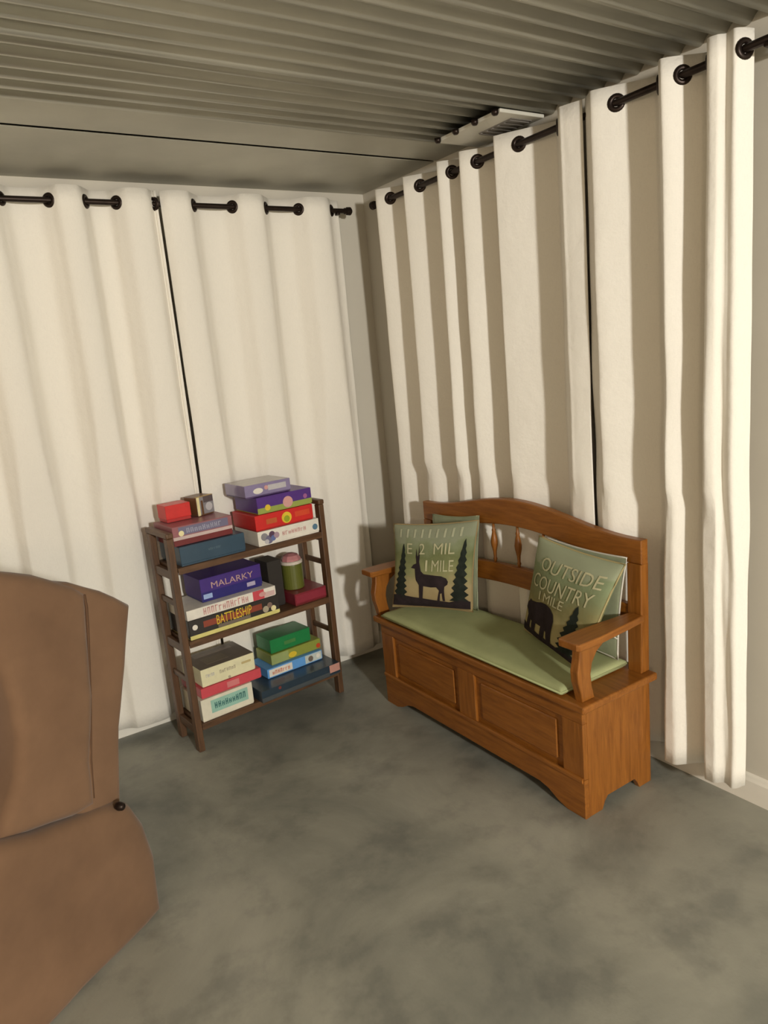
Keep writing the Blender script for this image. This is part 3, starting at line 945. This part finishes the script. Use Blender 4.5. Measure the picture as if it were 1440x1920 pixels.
# bottom tier, left stack
Q_ = Game('game_box', 'white game box with teal lettered patch at the very bottom left', 0.036, 0.266, 0.004, 0.225, 0.1155, 0.210, card((0.72, 0.68, 0.55)), card((0.72, 0.68, 0.55)), 0.05)
Q_.rect(0.18, 0.90, 0.28, 0.86, TEAL); Q_.strokes(0.24, 0.86, 0.44, 0.72, 9, DTEAL, 31)
P_ = Game('game_box', 'thin rose red game box between the cream and the white boxes', 0.046, 0.318, 0.010, 0.225, 0.211, 0.254, ROSE, ROSE, 0.08)
P_.rect(0.42, 0.62, 0.22, 0.80, card((0.62, 0.20, 0.20)))
O_ = Game('game_box', 'cream game box with faint brown lettering atop the rose red box', 0.058, 0.297, 0.014, 0.220, 0.255, 0.330, CREAM, CREAM, 0.05)
O_.strokes(0.08, 0.24, 0.50, 0.68, 5, LGREY, 41); O_.strokes(0.33, 0.64, 0.48, 0.68, 7, FADE, 42); O_.rect(0.75, 0.93, 0.55, 0.68, card((0.52, 0.42, 0.20))); O_.disc(0.50, 0.10, 0.006, FADE)
O_.top(0.004, 0.996, 0.004, 0.996, TAUPE); O_.top(0.15, 0.85, 0.70, 0.82, card((0.27, 0.22, 0.18)), 'top_band', 0.0012); O_.top(0.2, 0.6, 0.2, 0.55, card((0.21, 0.17, 0.12)), 'top_patch', 0.0012)
# bottom tier, right stack
R_ = Game('game_box', 'long black blue game box with pink corner label on the bottom tier', 0.285, 0.684, -0.036, 0.270, 0.1155, 0.168, INK, card((0.055, 0.060, 0.062)), 0.10)
R_.rect(0.86, 0.995, 0.30, 0.98, SALM); R_.rect(0.0, 0.855, 0.105, 0.42, card((0.060, 0.072, 0.080))); R_.disc(0.22, 0.80, 0.007, card((0.20, 0.04, 0.03)))
S_ = Game('game_box', 'light blue game box with white name plate under the green boxes', 0.368, 0.652, 0.052, 0.180, 0.169, 0.213, LBLUE, LBLUE, 0.08)
S_.rect(0.03, 0.44, 0.14, 0.88, WHITE); S_.strokes(0.08, 0.40, 0.30, 0.70, 7, card((0.66, 0.20, 0.08)), 51, lift=0.0016); S_.rect(0.68, 0.985, 0.12, 0.95, card((0.55, 0.60, 0.56))); S_.disc(0.78, 0.5, 0.013, TAUPE, lift=0.0014); S_.disc(0.92, 0.55, 0.010, WHITE, lift=0.0014)
U_ = Game('game_box', 'olive and lime game box sandwiched between green and light blue boxes', 0.404, 0.660, 0.070, 0.165, 0.214, 0.262, OLIVE, OLIVE, 0.06)
U_.rect(0.0, 0.34, 0.08, 0.95, card((0.30, 0.36, 0.14))); U_.disc(0.42, 0.40, 0.013, YEL, sx=1.6); U_.disc(0.95, 0.35, 0.011, card((0.55, 0.06, 0.02)))
T_ = Game('game_box', 'plain deep green game box topping the bottom right stack', 0.412, 0.618, 0.080, 0.155, 0.263, 0.326, GREEN, GREEN, 0.06)
T_.rect(0.34, 0.62, 0.34, 0.60, card((0.07, 0.22, 0.06)))

# ------------------------------------------------------------------ brown recliner, seen from its right side, facing left
CH = thing('recliner', 'brown microsuede wing recliner cut off by the left edge', 'armchair', (-1.690, -1.160, 0), math.atan2(-0.529, -0.8486))
CW = 0.80
def soft(name, pts, y0, y1, m=MSUEDE, bev=0.03, per=4, closed_smooth=True, wr=0.006, seed=0):
    """upholstered block: outline (f,z) extruded sideways, rounded rims, gentle lumps"""
    bm = bmesh.new()
    A_ = [bm.verts.new((p[0], y0, p[1])) for p in pts]
    B_ = [bm.verts.new((p[0], y1, p[1])) for p in pts]
    n = len(pts)
    caps = [bm.faces.new(A_), bm.faces.new(B_[::-1])]
    for i in range(n):
        bm.faces.new((A_[i], A_[(i+1) % n], B_[(i+1) % n], B_[i]))
    bmesh.ops.recalc_face_normals(bm, faces=bm.faces)
    es = [e for c in caps for e in c.edges]
    bmesh.ops.bevel(bm, geom=es, offset=bev, segments=5, profile=0.5, affect='EDGES')
    bmesh.ops.triangulate(bm, faces=[f for f in bm.faces if len(f.verts) > 4])
    for _ in range(4):
        es = [e for e in bm.edges if e.calc_length() > 0.09]
        if not es: break
        bmesh.ops.subdivide_edges(bm, edges=es, cuts=1)
        bmesh.ops.triangulate(bm, faces=bm.faces[:])
    bm.normal_update()
    for v in bm.verts:
        w = mnoise.noise(v.co*6+Vector((seed, 0, 0)))*wr+mnoise.noise(v.co*15+Vector((0, seed, 0)))*wr*0.4
        v.co = v.co+v.normal*w
        v.co.z = max(v.co.z, 0.0)
    return obj(name, bm, m, CH, smooth=True)
wing = [(0.026, 0.880), (0.016, 0.930), (0.014, 0.965), (0.049, 0.998), (0.148, 1.052), (0.245, 1.090), (0.330, 1.098), (0.350, 1.05), (0.315, 0.96), (0.288, 0.884), (0.272, 0.79), (0.275, 0.70), (0.305, 0.61), (0.350, 0.545), (0.37, 0.50), (0.296, 0.470), (0.170, 0.430), (0.108, 0.420), (0.092, 0.54), (0.055, 0.70)]
rear = [(-0.124, 0.880), (-0.040, 0.950), (0.050, 1.006), (0.140, 1.042), (0.160, 0.95), (0.150, 0.80), (0.170, 0.60), (0.160, 0.40), (0.100, 0.340), (0.030, 0.340), (0.020, 0.390), (-0.011, 0.520), (-0.072, 0.724)]
armp = [(-0.030, 0.0), (-0.040, 0.175), (-0.020, 0.290), (0.015, 0.365), (0.046, 0.392), (0.170, 0.432), (0.296, 0.472), (0.45, 0.535), (0.62, 0.575), (0.80, 0.585), (0.88, 0.56), (0.905, 0.48), (0.89, 0.30), (0.88, 0.0)]
for y0, y1, sd in ((0.0, -0.115, 1), (-CW+0.115, -CW, 2)):
    soft('wing', wing, y0, y1, seed=sd)
for y0, y1, sd in ((0.022, -0.165, 3), (-CW+0.165, -CW-0.022, 4)):
    soft('arm', armp, y0, y1, bev=0.035, seed=sd)
soft('outer_back', rear, -0.010, -CW+0.010, bev=0.022, seed=5)
soft('back_cushion', [(0.07, 0.44), (0.045, 0.90), (0.10, 1.03), (0.22, 1.08), (0.30, 1.05), (0.29, 0.92), (0.25, 0.75), (0.28, 0.60), (0.26, 0.46)], -0.118, -CW+0.118, bev=0.03, seed=6)
soft('seat_cushion', [(0.20, 0.30), (0.20, 0.45), (0.50, 0.475), (0.84, 0.47), (0.90, 0.43), (0.90, 0.32), (0.86, 0.29)], -0.168, -CW+0.168, bev=0.03, seed=7)
soft('front_panel', [(0.10, 0.0), (0.10, 0.28), (0.86, 0.285), (0.875, 0.02), (0.87, 0.0)], -0.168, -CW+0.168, bev=0.02, seed=8)
seam = [(0.022, 0.960), (0.022, 0.925), (0.030, 0.870), (0.061, 0.70), (0.095, 0.54), (0.108, 0.44)]
bm = bmesh.new()
tube(bm, [(f, -0.011, z) for f, z in seam], 0.004, 6)
obj('piping', bm, MSUEDED, CH, smooth=True)
bm = bmesh.new()
lathe(bm, [(0.004, -0.012), (0.010, -0.009), (0.012, 0.0), (0.009, 0.012), (0.003, 0.015)], 12, (0.068, 0.030, 0.398), axis='Y')  # dark stud added for the shaded hole in the crease
obj('crease_shade', bm, MBRONZE, CH, smooth=True)
